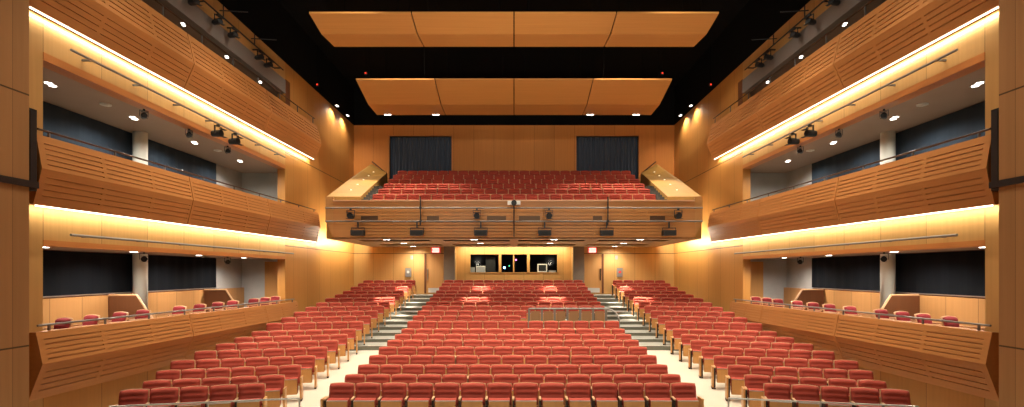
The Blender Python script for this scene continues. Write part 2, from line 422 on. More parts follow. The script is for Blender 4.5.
for s, side in SIDES:
    struct('column_booth_'+side, MB().box(s*3.5, s*4.14, YB-.35, YB, -1.35+Z0, 1.5+Z0), M['greycol'], f'grey column {side} of the control booth', 'column')
    # rear doors
    y = YB
    dn = 'door_3' if s < 0 else 'door_4'
    d = MB().box(s*4.2, s*5.22, y-.035, y, -1.28+Z0, 1.03+Z0)
    do = struct(dn, d, M['door'], f'wood rear door {side} of the booth with pale kick plate', 'door')
    def sub(nm, mb, m):
        o = bpy.data.objects.new(nm, mb.mesh(nm, m)); link(o, do)
    sub('kick_plate', MB().box(s*4.3, s*5.1, y-.045, y-.035, -1.22+Z0, -.95+Z0), M['kick'])
    sub('handle', MB().tube((s*5.14, y-.09, -.5+Z0), (s*5.14, y-.09, .2+Z0), .028).tube((s*5.14, y-.09, -.4+Z0), (s*5.14, y-.03, -.4+Z0), .02).tube((s*5.14, y-.09, .1+Z0), (s*5.14, y-.03, .1+Z0), .02), M['steel'] if s < 0 else M['black'])
    struct('trim_9' if s < 0 else 'trim_10', MB().box(s*5.22, s*5.34, y-.06, y, -1.28+Z0, 1.08+Z0), M['darkwood'], f'dark jamb beside the {side} rear door', 'trim')
    # exit signs
    sx = s*4.66 if s < 0 else s*4.66
    e = root('exit_sign', W(sx, y-.06, 1.16), f'lit EXIT sign over the {side} rear door', 'sign', 'EXIT signs')
    part('housing', MB().box(sx-.27, sx+.27, y-.08, y, 1.12+Z0, 1.47+Z0), M['exitred'], e)
    part('face', MB().box(sx-.21, sx+.21, y-.09, y-.08, 1.165+Z0, 1.425+Z0), M['exitface'], e)
    tc = bpy.data.curves.new('lettering', 'FONT'); tc.body = 'EXIT'; tc.size = .21; tc.align_x = 'CENTER'; tc.align_y = 'CENTER'; tc.extrude = .003
    tmp = bpy.data.objects.new('tmp', tc); C.objects.link(tmp); bpy.context.view_layer.update()
    lm = bpy.data.meshes.new_from_object(tmp.evaluated_get(bpy.context.evaluated_depsgraph_get()))
    bpy.data.objects.remove(tmp); bpy.data.curves.remove(tc); lm.name = 'lettering'
    lm.materials.clear(); lm.materials.append(M['exitred'])
    to = bpy.data.objects.new('lettering', lm); link(to, e); to.location = (0, -.035, .135); to.rotation_euler = (PI/2, 0, 0)
    # small boxes on the rear wall
    bx_ = s*6.3
    a = root('alarm_box', W(bx_, y-.05, -.25), f'small grey wall box near the {side} rear door', 'wall box', 'rear wall boxes')
    part('case', MB().box(bx_-.16, bx_+.16, y-.07, y, -.28+Z0, .22+Z0), M['greybox'], a)
    part('mount_plate', MB().box(bx_-.18, bx_+.18, y-.015, y, -.30+Z0, .24+Z0), M['greymetal'], a)
    part('dial', MB().tube((bx_, y-.085, .0+Z0), (bx_, y-.07, .0+Z0), .08, 12), M['white'] if s < 0 else M['exitred'], a)
    hx = s*6.1
    a = root('wall_speaker', W(hx, y-.05, .8), f'small white wall unit above the {side} grey box', 'wall unit', 'white wall units')
    part('case', MB().box(hx-.07, hx+.07, y-.06, y, .75+Z0, .98+Z0), M['ring2'], a)
    part('grille', MB().box(hx-.05, hx+.05, y-.065, y-.06, .78+Z0, .95+Z0), M['greybox'], a)

# ------------------------------------------------------------------ black ceiling
ce = MB()
ce.box(-13, 13, 3, YB+2, 11.0+Z0, 11.2+Z0)
for s in (-1, 1): ce.box(s*XW, s*(XW+.3), 3, YB, TOP+Z0, 11.0+Z0)
ce.box(-XW, XW, YB, YB+.3, TOP+Z0, 11.0+Z0)
struct('ceiling', ce, M['void'], 'matt black ceiling void above the wood walls', 'ceiling')

# ceiling reflectors
def reflector(hw, prof, idx, rowname):
    names = ['far left', 'centre left', 'centre right', 'far right']
    for k in range(4):
        f0, f1 = -1 + .5*k, -.5 + .5*k
        r = root('ceiling_reflector', W(hw*(f0+f1)/2, prof[1][0], prof[1][1]+.1), f'{names[k]} curved wood ceiling panel in the {rowname} row', 'ceiling panel', f'wood ceiling panels in the {rowname} row')
        b = MB(); g = .02
        pts = []
        for (ya, ha), (yb, hb) in zip(prof, prof[1:]):
            for j in range(5):
                t = j/5; pts.append((ya+(yb-ya)*t, ha+(hb-ha)*t))
        pts.append(prof[-1])
        x0, x1 = hw*f0+g, hw*f1-g
        poly = [(x0, y, h+Z0) for y, h in pts] + [(x0, y, h+.06+Z0) for y, h in reversed(pts)]
        b.prism(poly, (x1-x0, 0, 0))
        part('panel', b, M['reflector'], r)
        for x in (x0+.5, x1-.5):
            for y, h in (prof[0], prof[2]):
                yy = y + (.3 if (y, h) == prof[0] else -.3)
                part('hanger', MB().tube((x, yy, h+.02+Z0), (x, yy, 11.0+Z0), .008), M['void'], r)
reflector(7.0, [(17.72, 8.81), (18.86, 8.62), (20.2, 8.75)], 1, 'front')
reflector(7.0, [(22.97, 8.49), (24.9, 8.02), (26.5, 8.0)], 2, 'rear')

# ------------------------------------------------------------------ slotted fronts
def slotted(mb, P, us, vs, bays, slots, depth, back):
    """P(u, v) is the face; cells inside a bay and a slot are pushed in along `depth`; `back` closes the rear"""
    U = sorted(set([us[0], us[1]] + [b for ab in bays for b in ab])); V = sorted(set(list(vs) + [b for ab in slots for b in ab]))
    d = Vector(depth)
    for u0, u1 in zip(U, U[1:]):
        inb = any(a-1e-6 <= u0 and u1 <= b+1e-6 for a, b in bays)
        for v0, v1 in zip(V, V[1:]):
            a, b, c, e = (Vector(P(u0, v0)), Vector(P(u1, v0)), Vector(P(u1, v1)), Vector(P(u0, v1)))
            if inb and any(p-1e-6 <= v0 and v1 <= q+1e-6 for p, q in slots):
                mb.quad(a+d, b+d, c+d, e+d); mb.quad(a, b, b+d, a+d); mb.quad(e, c, c+d, e+d); mb.quad(a, e, e+d, a+d); mb.quad(b, c, c+d, b+d)
            else: mb.quad(a, b, c, e)
    bk = Vector(back)
    vv = sorted(vs)
    for v0, v1 in zip(vv, vv[1:]):
        a, b, c, e = (Vector(P(us[0], v0)), Vector(P(us[1], v0)), Vector(P(us[1], v1)), Vector(P(us[0], v1)))
        mb.quad(a+bk, b+bk, c+bk, e+bk); mb.quad(a, e, e+bk, a+bk); mb.quad(b, c, c+bk, b+bk)
    for v in (vv[0], vv[-1]):
        a, b = Vector(P(us[0], v)), Vector(P(us[1], v)); mb.quad(a, b, b+bk, a+bk)

SEG = [(10.0, 14.63), (14.66, 19.28), (19.31, 24.25)]
def side_tier(s, side, which):
    if which == 'lower':
        hb, hm, ht, xb, xm, xt, segs, fl, nice = -2.52, -1.80, -1.19, 9.3, 9.02, 9.15, [(10.0, 14.63), (14.66, 19.1), (19.13, 21.9)], FL1, 'lowest slatted wood box front'
        slope = -.008
    elif which == 'middle':
        hb, hm, ht, xb, xm, xt, segs, fl, nice = 1.33, 2.02, 2.68, 9.2, 9.03, 9.15, SEG, FL2, 'middle slatted wood balcony front'
        slope = .008
    else:
        hb, hm, ht, xb, xm, xt, segs, fl, nice = 5.16, 5.85, 6.72, 9.3, 9.0, 9.2, SEG, FL3, 'topmost slatted wood gallery front'
        slope = .01
    r = root('side_balcony', W(s*9.3, 17, hb), f'{nice} along the {side} side wall', 'balcony', 'slatted side balconies')
    def P(u, v):
        k = slope*(u-14.0)
        if v < .5: t = v/.5; return W(s*(xb+(xm-xb)*t), u, hb+(hm-hb)*t+k)
        t = (v-.5)/.5; return W(s*(xm+(xt-xm)*t), u, hm+(ht-hm)*t+k)
    up = [(.56+.078*i, .56+.078*i+.016) for i in range(5)]
    lo = [(.12+.085*i, .12+.085*i+.013) for i in range(4)]
    for a, b in segs:
        n = max(1, round((b-a)/1.55)); w = (b-a)/n
        bays = [(a+w*i+(.09 if i == 0 else .05), a+w*(i+1)-.05) for i in range(n)]
        m = MB(); slotted(m, P, (a, b), (0, .5, 1), bays, up+lo, (s*.035, 0, 0), (s*.12, 0, 0))
        part('front_panel', m, M['front'], r)
    y0, y1 = segs[0][0], segs[-1][1]
    # slab behind the front, from the front to the wall and on into the gallery
    k0, k1 = slope*(y0-14), slope*(y1-14)
    sl = MB()
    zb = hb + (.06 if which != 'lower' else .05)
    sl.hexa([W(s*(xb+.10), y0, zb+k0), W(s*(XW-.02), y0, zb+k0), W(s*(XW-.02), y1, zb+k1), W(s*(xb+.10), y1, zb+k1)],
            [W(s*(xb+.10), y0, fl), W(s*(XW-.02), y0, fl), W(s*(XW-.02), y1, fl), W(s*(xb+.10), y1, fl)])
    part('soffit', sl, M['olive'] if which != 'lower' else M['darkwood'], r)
    part('gallery_floor', MB().box(s*(XW-.02), s*BX, OY0-.1, YE, fl-.1+Z0, fl+Z0), M['riser'], r)
    # near end cap
    for ye, d in ((y0, -.05), (y1, .05)):
        kk = slope*(ye-14)
        pts = [P(ye, 0), P(ye, .5), P(ye, 1), W(s*(xt+.12), ye, ht+kk), W(s*XW, ye, fl), W(s*XW, ye, zb+kk)]
        if d > 0: pts = pts[:3] + [W(s*(xt+.12), ye, ht+kk), W(s*(XW-.02), ye, fl), W(s*(XW-.02), ye, zb+kk)]
        part('end_cap', MB().prism(pts, (0, d, 0)), M['front'], r)
    # rail on stubs
    rh = .12 if which != 'top' else .30
    rl = MB(); 
    rl.path([W(s*(xt+.06), y0+.05, ht+rh+k0), W(s*(xt+.06), y1-.1, ht+rh+k1)], .022)
    part('hand_rail', rl, M['bronze'] if which != 'lower' else M['pipegrey'], r)
    n = 9
    for i in range(n):
        y = y0+.3 + (y1-y0-.6)*i/(n-1); k = slope*(y-14)
        part('rail_post', MB().box(s*(xt+.045), s*(xt+.075), y-.02, y+.02, ht+k+Z0-.01, ht+rh+k+Z0), M['greymetal'], r)
    if which != 'lower':
        # led strip tucked along the bottom lip
        XS = .045 if which == 'top' else .035
        st = MB(); st.hexa([W(s*(xb+.02), y0+.02, hb-.03+k0), W(s*(xb+XS), y0+.02, hb-.03+k0), W(s*(xb+XS), y1-.02, hb-.03+k1), W(s*(xb+.02), y1-.02, hb-.03+k1)],
                           [W(s*(xb+.02), y0+.02, hb-.001+k0), W(s*(xb+XS), y0+.02, hb-.001+k0), W(s*(xb+XS), y1-.02, hb-.001+k1), W(s*(xb+.02), y1-.02, hb-.001+k1)])
        part('light_strip', st, M['led'], r, label='glowing warm white light strip')
        L = y1-y0
        # aimed down and out to the wall
        o = area('strip_light', W(s*(xb+.14), (y0+y1)/2, hb-.02+slope*((y0+y1)/2-14)), .05, L, (0, 0, 0), (100 if which == 'top' else 85), LEDC)
        o.rotation_euler = (math.atan(slope), R(-38)*s, 0)
    return r
for s, side in SIDES:
    for w in ('lower', 'middle', 'top'): side_tier(s, side, w)

# ------------------------------------------------------------------ gallery furnishings
for s, side in SIDES:
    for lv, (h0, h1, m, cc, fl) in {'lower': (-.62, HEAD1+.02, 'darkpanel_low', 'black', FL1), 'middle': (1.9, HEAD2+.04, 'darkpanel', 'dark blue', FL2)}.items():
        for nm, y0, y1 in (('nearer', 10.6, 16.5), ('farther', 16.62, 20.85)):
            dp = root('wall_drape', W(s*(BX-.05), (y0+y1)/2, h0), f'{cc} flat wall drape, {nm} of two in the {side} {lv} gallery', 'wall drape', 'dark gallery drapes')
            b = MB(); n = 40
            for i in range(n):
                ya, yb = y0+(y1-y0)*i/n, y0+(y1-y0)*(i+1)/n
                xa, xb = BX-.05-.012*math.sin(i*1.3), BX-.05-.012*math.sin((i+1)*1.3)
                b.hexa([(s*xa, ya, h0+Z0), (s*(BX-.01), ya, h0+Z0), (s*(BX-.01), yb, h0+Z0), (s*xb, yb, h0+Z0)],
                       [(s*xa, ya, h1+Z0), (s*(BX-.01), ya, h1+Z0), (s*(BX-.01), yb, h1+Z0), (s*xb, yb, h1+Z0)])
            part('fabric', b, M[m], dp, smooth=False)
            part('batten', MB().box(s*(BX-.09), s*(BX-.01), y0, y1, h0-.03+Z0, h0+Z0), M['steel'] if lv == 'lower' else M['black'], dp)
    struct('wall_'+side+'_wainscot', MB().box(s*(BX-.12), s*BX, OY0, YE, FL1+Z0, -.68+Z0), M['wainscot'], f'wood wainscot along the back of the {side} lower box')
    # sloped partitions inside the lower box
    for nm, y in (('nearer', 15.2), ('farther', 19.9)):
        pr = root('box_partition', W(s*11, y, FL1), f'low wood partition with pale sloping cap, {nm} in the {side} box', 'partition', 'low box partitions')
        pts = [(s*10.55, y, FL1+Z0), (s*11.86, y, FL1+Z0), (s*11.86, y, -.70+Z0), (s*11.05, y, -.70+Z0), (s*10.55, y, -1.5+Z0)]
        part('panel', MB().prism(pts, (0, .08, 0)), M['darkwood'], pr)
        part('cap', MB().path([(s*11.86, y+.04, -.68+Z0), (s*11.05, y+.04, -.68+Z0), (s*10.53, y+.04, -1.48+Z0)], .035, 6), M['seatrim'], pr)
    # wall pipes
    for nm, h, y1, word in (('upper', 4.68, 21.2, 'upper'), ('lower', .78, 22.0, 'lower')):
        pp = root('wall_pipe', W(s*9.33, 16, h), f'thin steel pipe on brackets along the {side} {word} wall band', 'pipe', 'wall pipes')
        part('pipe', MB().tube(W(s*9.33, 10.95, h), W(s*9.33, y1, h), .028), M['pipegrey'], pp)
        for k in range(7):
            y = 11.5+(y1-12)*k/6
            part('bracket', MB().box(s*9.33, s*XW, y-.02, y+.02, h-.02+Z0, h+.02+Z0), M['greymetal'], pp)
    # gallery pipe with lamps
    pp = root('catwalk_pipe', W(s*9.28, 16, 8.12), f'black pipe above the {side} top gallery carrying stage lamps', 'pipe', 'catwalk pipes')
    part('pipe', MB().tube(W(s*9.28, 13.6, 8.12), W(s*9.28, 20.9, 8.12), .026), M['blackfix'], pp)
    for k in range(5):
        y = 13.9+6.8*k/4
        part('bracket', MB().box(s*9.28, s*XW, y-.02, y+.02, 8.1+Z0, 8.14+Z0), M['blackfix'], pp)

# ------------------------------------------------------------------ lamps
def stage_lamp():
    r = root('stage_lamp', (0, 0, 0), 'black stage lamp', 'stage lamp', 'black stage lamps')
    b = MB().tube((0, .16, -.24), (0, -.10, -.24), .085, 12, .10).tube((0, .22, -.24), (0, .16, -.24), .05, 10, .085)
    lpart('housing', b, M['blackfix'], r)
    lpart('lens', MB().tube((0, -.105, -.24), (0, -.10, -.24), .09, 12), M['black'], r)
    y = MB().box(-.13, -.115, -.02, .02, -.26, -.05).box(.115, .13, -.02, .02, -.26, -.05).box(-.13, .13, -.02, .02, -.06, -.045)
    lpart('yoke', y, M['blackfix'], r)
    lpart('hanging_clamp', MB().box(-.03, .03, -.04, .04, -.06, .0), M['blackfix'], r)
    for z in (-.145, -.345): lpart('barn_door', MB().box(-.10, .10, -.20, -.105, z, z+.01), M['blackfix'], r)
    return r
LAMP = stage_lamp(); lamp_used = [0]
def place_lamp(loc, rz, label, group, tilt=0, sc=1.0):
    o = LAMP if not lamp_used[0] else copy_tree(LAMP); lamp_used[0] = 1
    o.location = loc; o.rotation_euler = (tilt, 0, rz); o.scale = (sc,)*3; o['label'] = label; o['group'] = group
for s, side in SIDES:
    for k, y in enumerate((15.1, 16.3, 17.2, 19.0, 19.7)):
        place_lamp(W(s*9.28, y, 8.09), R(-70)*s, f'black stage lamp on the {side} catwalk pipe, {ORD[k+1]} from the stage', 'catwalk stage lamps', sc=1.0)
    for k, y in enumerate((16.4, 17.4)):
        place_lamp(W(s*9.33, y, 4.648), R(-80)*s, f'black stage lamp on the {side} upper wall pipe, {"nearer" if k == 0 else "farther"} of two', 'wall pipe stage lamps', sc=1.15)
    for k, y in enumerate((13.7, 15.6, 17.7)):
        place_lamp(W(s*9.75, y, 4.29), R(-40)*s, f'small black spotlight under the {side} middle gallery head, {ORD[k+1]} from stage', 'gallery spotlights', sc=.75)
    for k, y in enumerate((13.7, 17.7)):
        place_lamp(W(s*9.75, y, .52), R(-40)*s, f'small black spotlight under the {side} lower gallery head, {"nearer" if k == 0 else "farther"}', 'gallery spotlights', sc=.75)
    # narrow cross arms on the catwalk pipe
    for k, y in enumerate((15.0, 16.6, 18.6)):
        ar = root('cross_arm', W(s*9.1, y, 8.3), f'thin black cross arm on the {side} catwalk pipe, {ORD[k+1]} from stage', 'pipe arm', 'catwalk cross arms')
        part('arm', MB().tube(W(s*9.4, y, 8.35), W(s*8.55, y+.1, 8.35), .02), M['blackfix'], ar)
        part('upright', MB().tube(W(s*9.28, y, 8.15), W(s*9.28, y, 8.5), .02), M['blackfix'], ar)

def downlight():
    r = root('downlight', (0, 0, 0), 'downlight', 'downlight', 'downlights')
    lpart('trim_plate', MB().box(-.24, .24, -.11, .11, -.012, 0), M['ring'], r)
    for x in (-.115, .115):
        lpart('lens', MB().tube((x, 0, -.022), (x, 0, -.012), .09, 14), M['lens'], r)
    return r
DL = downlight(); dl_used = [0]
def place_dl(loc, label, group, rz=0, e=0, ang=70, col=NEUT, sc=1.0, target=None, blend=.7):
    o = DL if not dl_used[0] else copy_tree(DL); dl_used[0] = 1
    o.location = loc; o.rotation_euler = (0, 0, rz); o.scale = (sc,)*3; o['label'] = label; o['group'] = group
    if e: spot('downlight_beam', (loc[0], loc[1], loc[2]-.04), target or (loc[0], loc[1], loc[2]-3), e, col, ang, blend)
for s, side in SIDES:
    for k, y in enumerate((12.06, 14.7, 17.5, 20.4)):
        place_dl(W(s*10.75, y, HEAD2+.06), f'twin ceiling downlight in the {side} middle gallery, {ORD[k+1]} from the stage', 'middle gallery downlights', R(70)*s, 310, 165, sc=.8)
    for k, y in enumerate((11.7, 14.5, 17.5, 20.4)):
        place_dl(W(s*10.6, y, HEAD1+.04), f'twin ceiling downlight in the {side} lower gallery, {ORD[k+1]} from the stage', 'lower gallery downlights', R(70)*s, 310, 165, sc=.8)
    for k, y in enumerate((15.8, 18.2, 20.6)):
        place_dl(W(s*10.05, y, HEAD3+.08), f'twin ceiling downlight in the {side} top gallery, {ORD[k+1]} from the stage', 'top gallery downlights', R(70)*s, 50, 150, sc=.55)
# small round smoke detectors on the gallery ceilings
for s, side in SIDES:
    for k, y in enumerate((13.5, 18.6)):
        sd = root('smoke_detector', W(s*10.6, y, HEAD2+.06), f'small pale round detector on {side} middle gallery ceiling, {"nearer" if k == 0 else "farther"} of two', 'detector', 'gallery detectors')
        part('base', MB().tube(W(s*10.6, y, HEAD2+.03), W(s*10.6, y, HEAD2+.06), .13, 14), M['ring'], sd)
        part('sensor', MB().tube(W(s*10.6, y, HEAD2+.01), W(s*10.6, y, HEAD2+.03), .06, 12), M['white'], sd)
# under the balcony
SOF = 1.5
UB = [(23.95, x) for x in (386.7, 474, 554, 640)] + [(27.0, x) for x in (404, 480.5, 550, 623.6)] + [(30.2, x) for x in (413, 614.7)]
for k, (y, px) in enumerate(UB):
    rowi = 0 if y < 25 else 1 if y < 29 else 2
    idx = (k if rowi == 0 else k-4 if rowi == 1 else k-8) + 1
    x = (px-514)/F*y
    place_dl(W(x, y, SOF-.002), f'twin downlight under the balcony, {["front", "middle", "rear"][rowi]} row, {ORD[idx]} from left', 'under balcony downlights', 0, (2500, 2300, 160)[rowi], (31, 31, 130)[rowi], NEUT, .75,
             target=W(x, y+(.6 if rowi < 2 else -.3), -3), blend=.5)
    spot('downlight_spill', W(x, y, SOF-.05), W(x, y+.3, -3), (90, 200, 150)[rowi], NEUT, 165, .6, .08)
# under the rear ceiling panels
for k, px in enumerate((388, 436, 590, 636)):
    x = (px-514)/F*26.4
    place_dl(W(x, 26.36, 7.98), f'downlight under the rear wood ceiling panels, {ORD[k+1]} from left', 'ceiling panel downlights', 0, 1200, 75, WARM, .8, target=W(x*1.05, 25.4, 3))
for x in (-1.43, 1.43): spot('wall_beam', W(x*2.6, 26.4, 7.9), W(x, YB, 8.0), 70, WARM, 24, .9)
for s, side in SIDES:
    for k, y in enumerate((27.2, 28.9)):
        place_dl(W(s*9.25, y, 8.7), f'bright wall washer lamp at the top of the {side} wall, {"nearer" if k == 0 else "farther"} of two', 'wall washers', R(90), 260, 140, WARM, .6, target=W(s*9.3, y, 3))
# red exit lamps high on the side walls
for s, side in SIDES:
    for nm, x, y, h in (('nearer', 9.5, 25.1, 9.05), ('farther', 7.05, 24.7, 9.45)):
        rl = root('red_lamp', W(s*x, y, h), f'tiny red lamp in the black ceiling, {nm} {side}' + (' by the side wall' if nm == 'nearer' else ' beside the panels'), 'lamp', 'red ceiling lamps')
        part('case', MB().box(s*x-.06, s*x+.06, y, y+.08, h-.06+Z0, h+.06+Z0), M['blackfix'], rl)
        part('lens', MB().box(s*x-.03, s*x+.03, y-.02, y, h-.03+Z0, h+.03+Z0), M['redlamp'], rl)
        part('hanger', MB().tube(W(s*x, y+.04, h+.06), W(s*x, y+.04, 11.0), .008), M['void'], rl)

# black narrow loudspeakers at the stage piers
for s, side in SIDES:
    ls = root('column_speaker', W(s*9.1, 9.75, 1.3), f'tall narrow black column speaker at the {side} stage pier', 'speaker', 'black column speakers')
    part('cabinet', MB().box(s*8.99, s*9.22, 9.63, 9.80, 1.52+Z0, 3.05+Z0), M['black'], ls)
    part('grille', MB().box(s*8.975, s*8.99, 9.65, 9.78, 1.56+Z0, 3.01+Z0), M['blackfix'], ls)
    part('bracket', MB().box(s*8.93, s*8.97, 6.0, 9.78, 1.57+Z0, 1.69+Z0), M['blackfix'], ls)

# ------------------------------------------------------------------ the balcony
BF, BXH = 23.3, 8.45
BH0, BH1 = 1.55, 3.20
bal = root('balcony', W(0, BF, BH0), 'wide wood fronted balcony across the back of the hall', 'balcony')
def PB(u, v): return W(u, BF+.02*0, BH0+(BH1-BH0)*v)
fa = MB()
n = 12; w = 2*7.2/n
bays = [(-7.2+w*i+.03, -7.2+w*(i+1)-.03) for i in range(n)]
sl = [(.06+.085*i, .06+.085*i+.02) for i in range(8)]
slotted(fa, lambda u, v: W(u, BF, BH0+(BH1-BH0)*v), (-BXH+.35, BXH-.35), (0, 1), bays, sl, (0, .06, 0), (0, .14, 0))
part('front_fascia', fa, M['fascia'], bal)
for s in (-1, 1):
    pts = [W(s*(BXH-.35), BF, BH0), W(s*(BXH-.35), BF, BH1+.15), W(s*BXH, BF, BH1+.2), W(s*BXH, BF, BH0+.72)]
    part('fascia_end', MB().prism(pts, (0, .14, 0)), M['fascia_light'], bal)
part('ledge', MB().box(-BXH+.36, BXH-.36, BF-.05, BF+.5, BH1-.03+Z0, BH1+.02+Z0), M['seatrim'], bal)
# soffit with dark slots
so = MB(); dkm = MB()
slotsA = [(-7.4, -4.0), (-3.4, -.2), (.2, 3.4), (4.0, 7.4)]
ys = [BF+.14, 24.35, 25.6, 28.1, 29.6, YB-.02]
for a, b in zip(ys, ys[1:]):
    if (a, b) in ((24.35, 25.6), (28.1, 29.6)):
        e = [-BXH] + [q for ab in slotsA for q in ab] + [BXH]
        for i in range(0, len(e), 2): so.box(e[i], e[i+1], a, b, SOF+Z0, SOF+.015+Z0)
    else: so.box(-BXH, BXH, a, b, SOF+Z0, SOF+.015+Z0)
dkm.box(-BXH+.02, BXH-.02, BF+.2, YB-.02, SOF+.35+Z0, SOF+.4+Z0)
part('soffit', so, M['balsoffit'], bal)
part('soffit_recess', dkm, M['void'], bal)
# terraces
BR = [(24.6+1.06*i, 2.83+.43*i) for i in range(6)]
te = MB()
for i, (y, h) in enumerate(BR):
    ya = y-.5; yb = BR[i+1][0]-.5 if i < 5 else YB-.01
    if i == 0: ya = BF+.14
    te.box(-BXH+.1, BXH-.1, ya, yb, h-.43+Z0, h+Z0)
for s in (-1, 1):   # stairs beside the seats
    for k in range(8):
        h = min(3.32+.165*k, 4.4)
        te.box(s*6.78, s*8.25, BF+.45+.40*k, BF+.45+.40*(k+1), h-.6+Z0, h+Z0)
part('seating_steps', te, M['balcarpet'], bal)
for s in (-1, 1):
    # sloping side parapet: front block, leaning inner face
    BL = [W(s*6.97, BF+.3, 3.42), W(s*7.05, 26.3, 4.47), W(s*7.4, 30.2, 5.75)]
    B0, B1 = BL[0], BL[2]
    m = MB()
    IL = [W(s*(BXH-.1), BF+.14, BH1+.2), W(s*(BXH-.1), 26.6, BH1+.2+(6.33-BH1-.13)*.44), W(s*(BXH-.1), 30.6, 6.33)]
    a0i, a1i = IL[0], IL[2]
    OL = [(s*BXH, q[1], q[2]) for q in IL]
    low = SOF+.02+Z0
    for q in (0, 1):
        m.quad(OL[q], OL[q+1], (s*BXH, OL[q+1][1], low), (s*BXH, OL[q][1], low)); m.quad(OL[q], OL[q+1], IL[q+1], IL[q])
        m.quad(IL[q], IL[q+1], BL[q+1], BL[q]); m.quad(BL[q], BL[q+1], (BL[q+1][0], BL[q+1][1], low), (BL[q][0], BL[q][1], low))
    m.poly([OL[2], IL[2], BL[2], (BL[2][0], BL[2][1], low), (s*BXH, 30.6, low)]); m.poly([OL[0], IL[0], BL[0], (BL[0][0], BL[0][1], low), (s*BXH, BF+.14, low)])
    part('side_parapet', m, M['parapet'], bal)
    for k in range(5):   # step lights on the leaning face
        t = .18+.16*k
        qi = 0 if t < .44 else 1; tt = t/.44 if qi == 0 else (t-.44)/.56
        a = Vector(IL[qi]).lerp(Vector(IL[qi+1]), tt); b = Vector(BL[qi]).lerp(Vector(BL[qi+1]), tt); c = a.lerp(b, .45)
        nrm = (Vector(a1i)-Vector(a0i)).cross(Vector(B0)-Vector(a0i)).normalized()
        if nrm.z < 0: nrm = -nrm
        part('step_light', MB().tube(c, c+nrm*.02, .04, 10), M['steplens'], bal)
    part('stair_rail', MB().path([W(s*8.3, 30.4, 6.45), W(s*7.5, 30.55, 5.8), W(s*7.5, 30.7, 5.0)], .035), M['bronze'], bal)
vents = ((361, 378), (427, 439), (487, 506), (519, 540), (593, 602), (650, 665))
for a, b in vents:
    x0, x1 = (a-514)/F*BF, (b-514)/F*BF
    part('vent', MB().box(x0, x1, BF-.012, BF+.05, 2.32+Z0, 2.51+Z0), M['bronze'], bal)
# linear light on the balcony flank, shining to the side wall
for s in (-1, 1):
    part('flank_light_strip', MB().box(s*(BXH+.005), s*(BXH+.05), 25.2, 30.4, SOF+.15+Z0, SOF+.22+Z0), M['led'], bal)
    o = area('flank_light', W(s*(BXH+.08), 27.8, SOF+.18), .08, 5.2, (0, R(-90)*s, 0), 190, LEDC)

# pipes on the balcony front
for nm, h in (('upper', 2.83), ('lower', 2.24)):
    pp = root('front_pipe', W(0, BF-.35, h), f'{nm} grey lighting pipe along the balcony front', 'pipe', 'balcony front pipes')
    part('pipe', MB().tube(W(-8.33, BF-.35, h), W(8.33, BF-.35, h), .035), M['pipegrey'], pp)
    for k in range(13):
        x = -8.1+16.2*k/12
        part('bracket', MB().box(x-.02, x+.02, BF-.35, BF-.015, h-.02+Z0, h+.02+Z0), M['railgrey'], pp)
YP = BF-.35
for k, px in enumerate((420.8, 607.6)):
    x = (px-514)/F*YP
    up = root('pipe_upright', W(x, YP-.06, 2.0), f'dark vertical pole clamped to the balcony pipes at {"left" if k == 0 else "right"}', 'pole', 'balcony front poles')
    part('pole', MB().tube(W(x, YP-.07, 2.05), W(x, YP-.07, 3.3), .03), M['blackfix'], up)
    part('clamp', MB().box(x-.05, x+.05, YP-.1, YP-.035, 2.78+Z0, 2.88+Z0).box(x-.05, x+.05, YP-.1, YP-.035, 2.19+Z0, 2.29+Z0), M['blackfix'], up)
for k, px in enumerate((357.9, 417, 480.8, 544.7, 606.6, 669)):
    x = (px-514)/F*YP
    pj = root('projector', W(x, YP, 1.6), f'black boxy stage lamp hung below the balcony pipes, {ORD[k+1]} from left', 'stage lamp', 'boxy lamps under the balcony pipes')
    part('housing', MB().box(x-.28, x+.28, YP-.17, YP+.17, 1.60+Z0, 1.84+Z0), M['blackfix'], pj)
    part('lens', MB().box(x-.22, x+.22, YP-.185, YP-.17, 1.64+Z0, 1.78+Z0), M['black'], pj)
    part('yoke', MB().box(x-.30, x-.28, YP-.02, YP+.02, 1.7+Z0, 1.95+Z0).box(x+.28, x+.30, YP-.02, YP+.02, 1.7+Z0, 1.95+Z0).box(x-.30, x+.30, YP-.02, YP+.02, 1.93+Z0, 1.96+Z0).box(x-.03, x+.03, YP-.03, YP+.03, 1.95+Z0, 2.20+Z0), M['blackfix'], pj)
for k, px in enumerate((351, 477, 549, 678)):
    x = (px-514)/F*YP
    place_lamp(W(x, YP-.03, 2.793), 0, f'black stage lamp on the upper balcony pipe, {ORD[k+1]} from left', 'balcony pipe stage lamps', sc=1.35)
cm = root('front_camera', W(0, YP-.08, 2.95), 'small black and white camera on the central balcony pole', 'camera')
part('mount_pole', MB().tube(W(0, YP-.09, 1.55), W(0, YP-.09, 2.95), .03), M['blackfix'], cm)
part('body', MB().box(-.28, .28, YP-.2, YP, 2.95+Z0, 3.12+Z0), M['white'], cm)
part('lens', MB().tube(W(0, YP-.30, 3.02), W(0, YP-.2, 3.02), .12, 14), M['black'], cm)

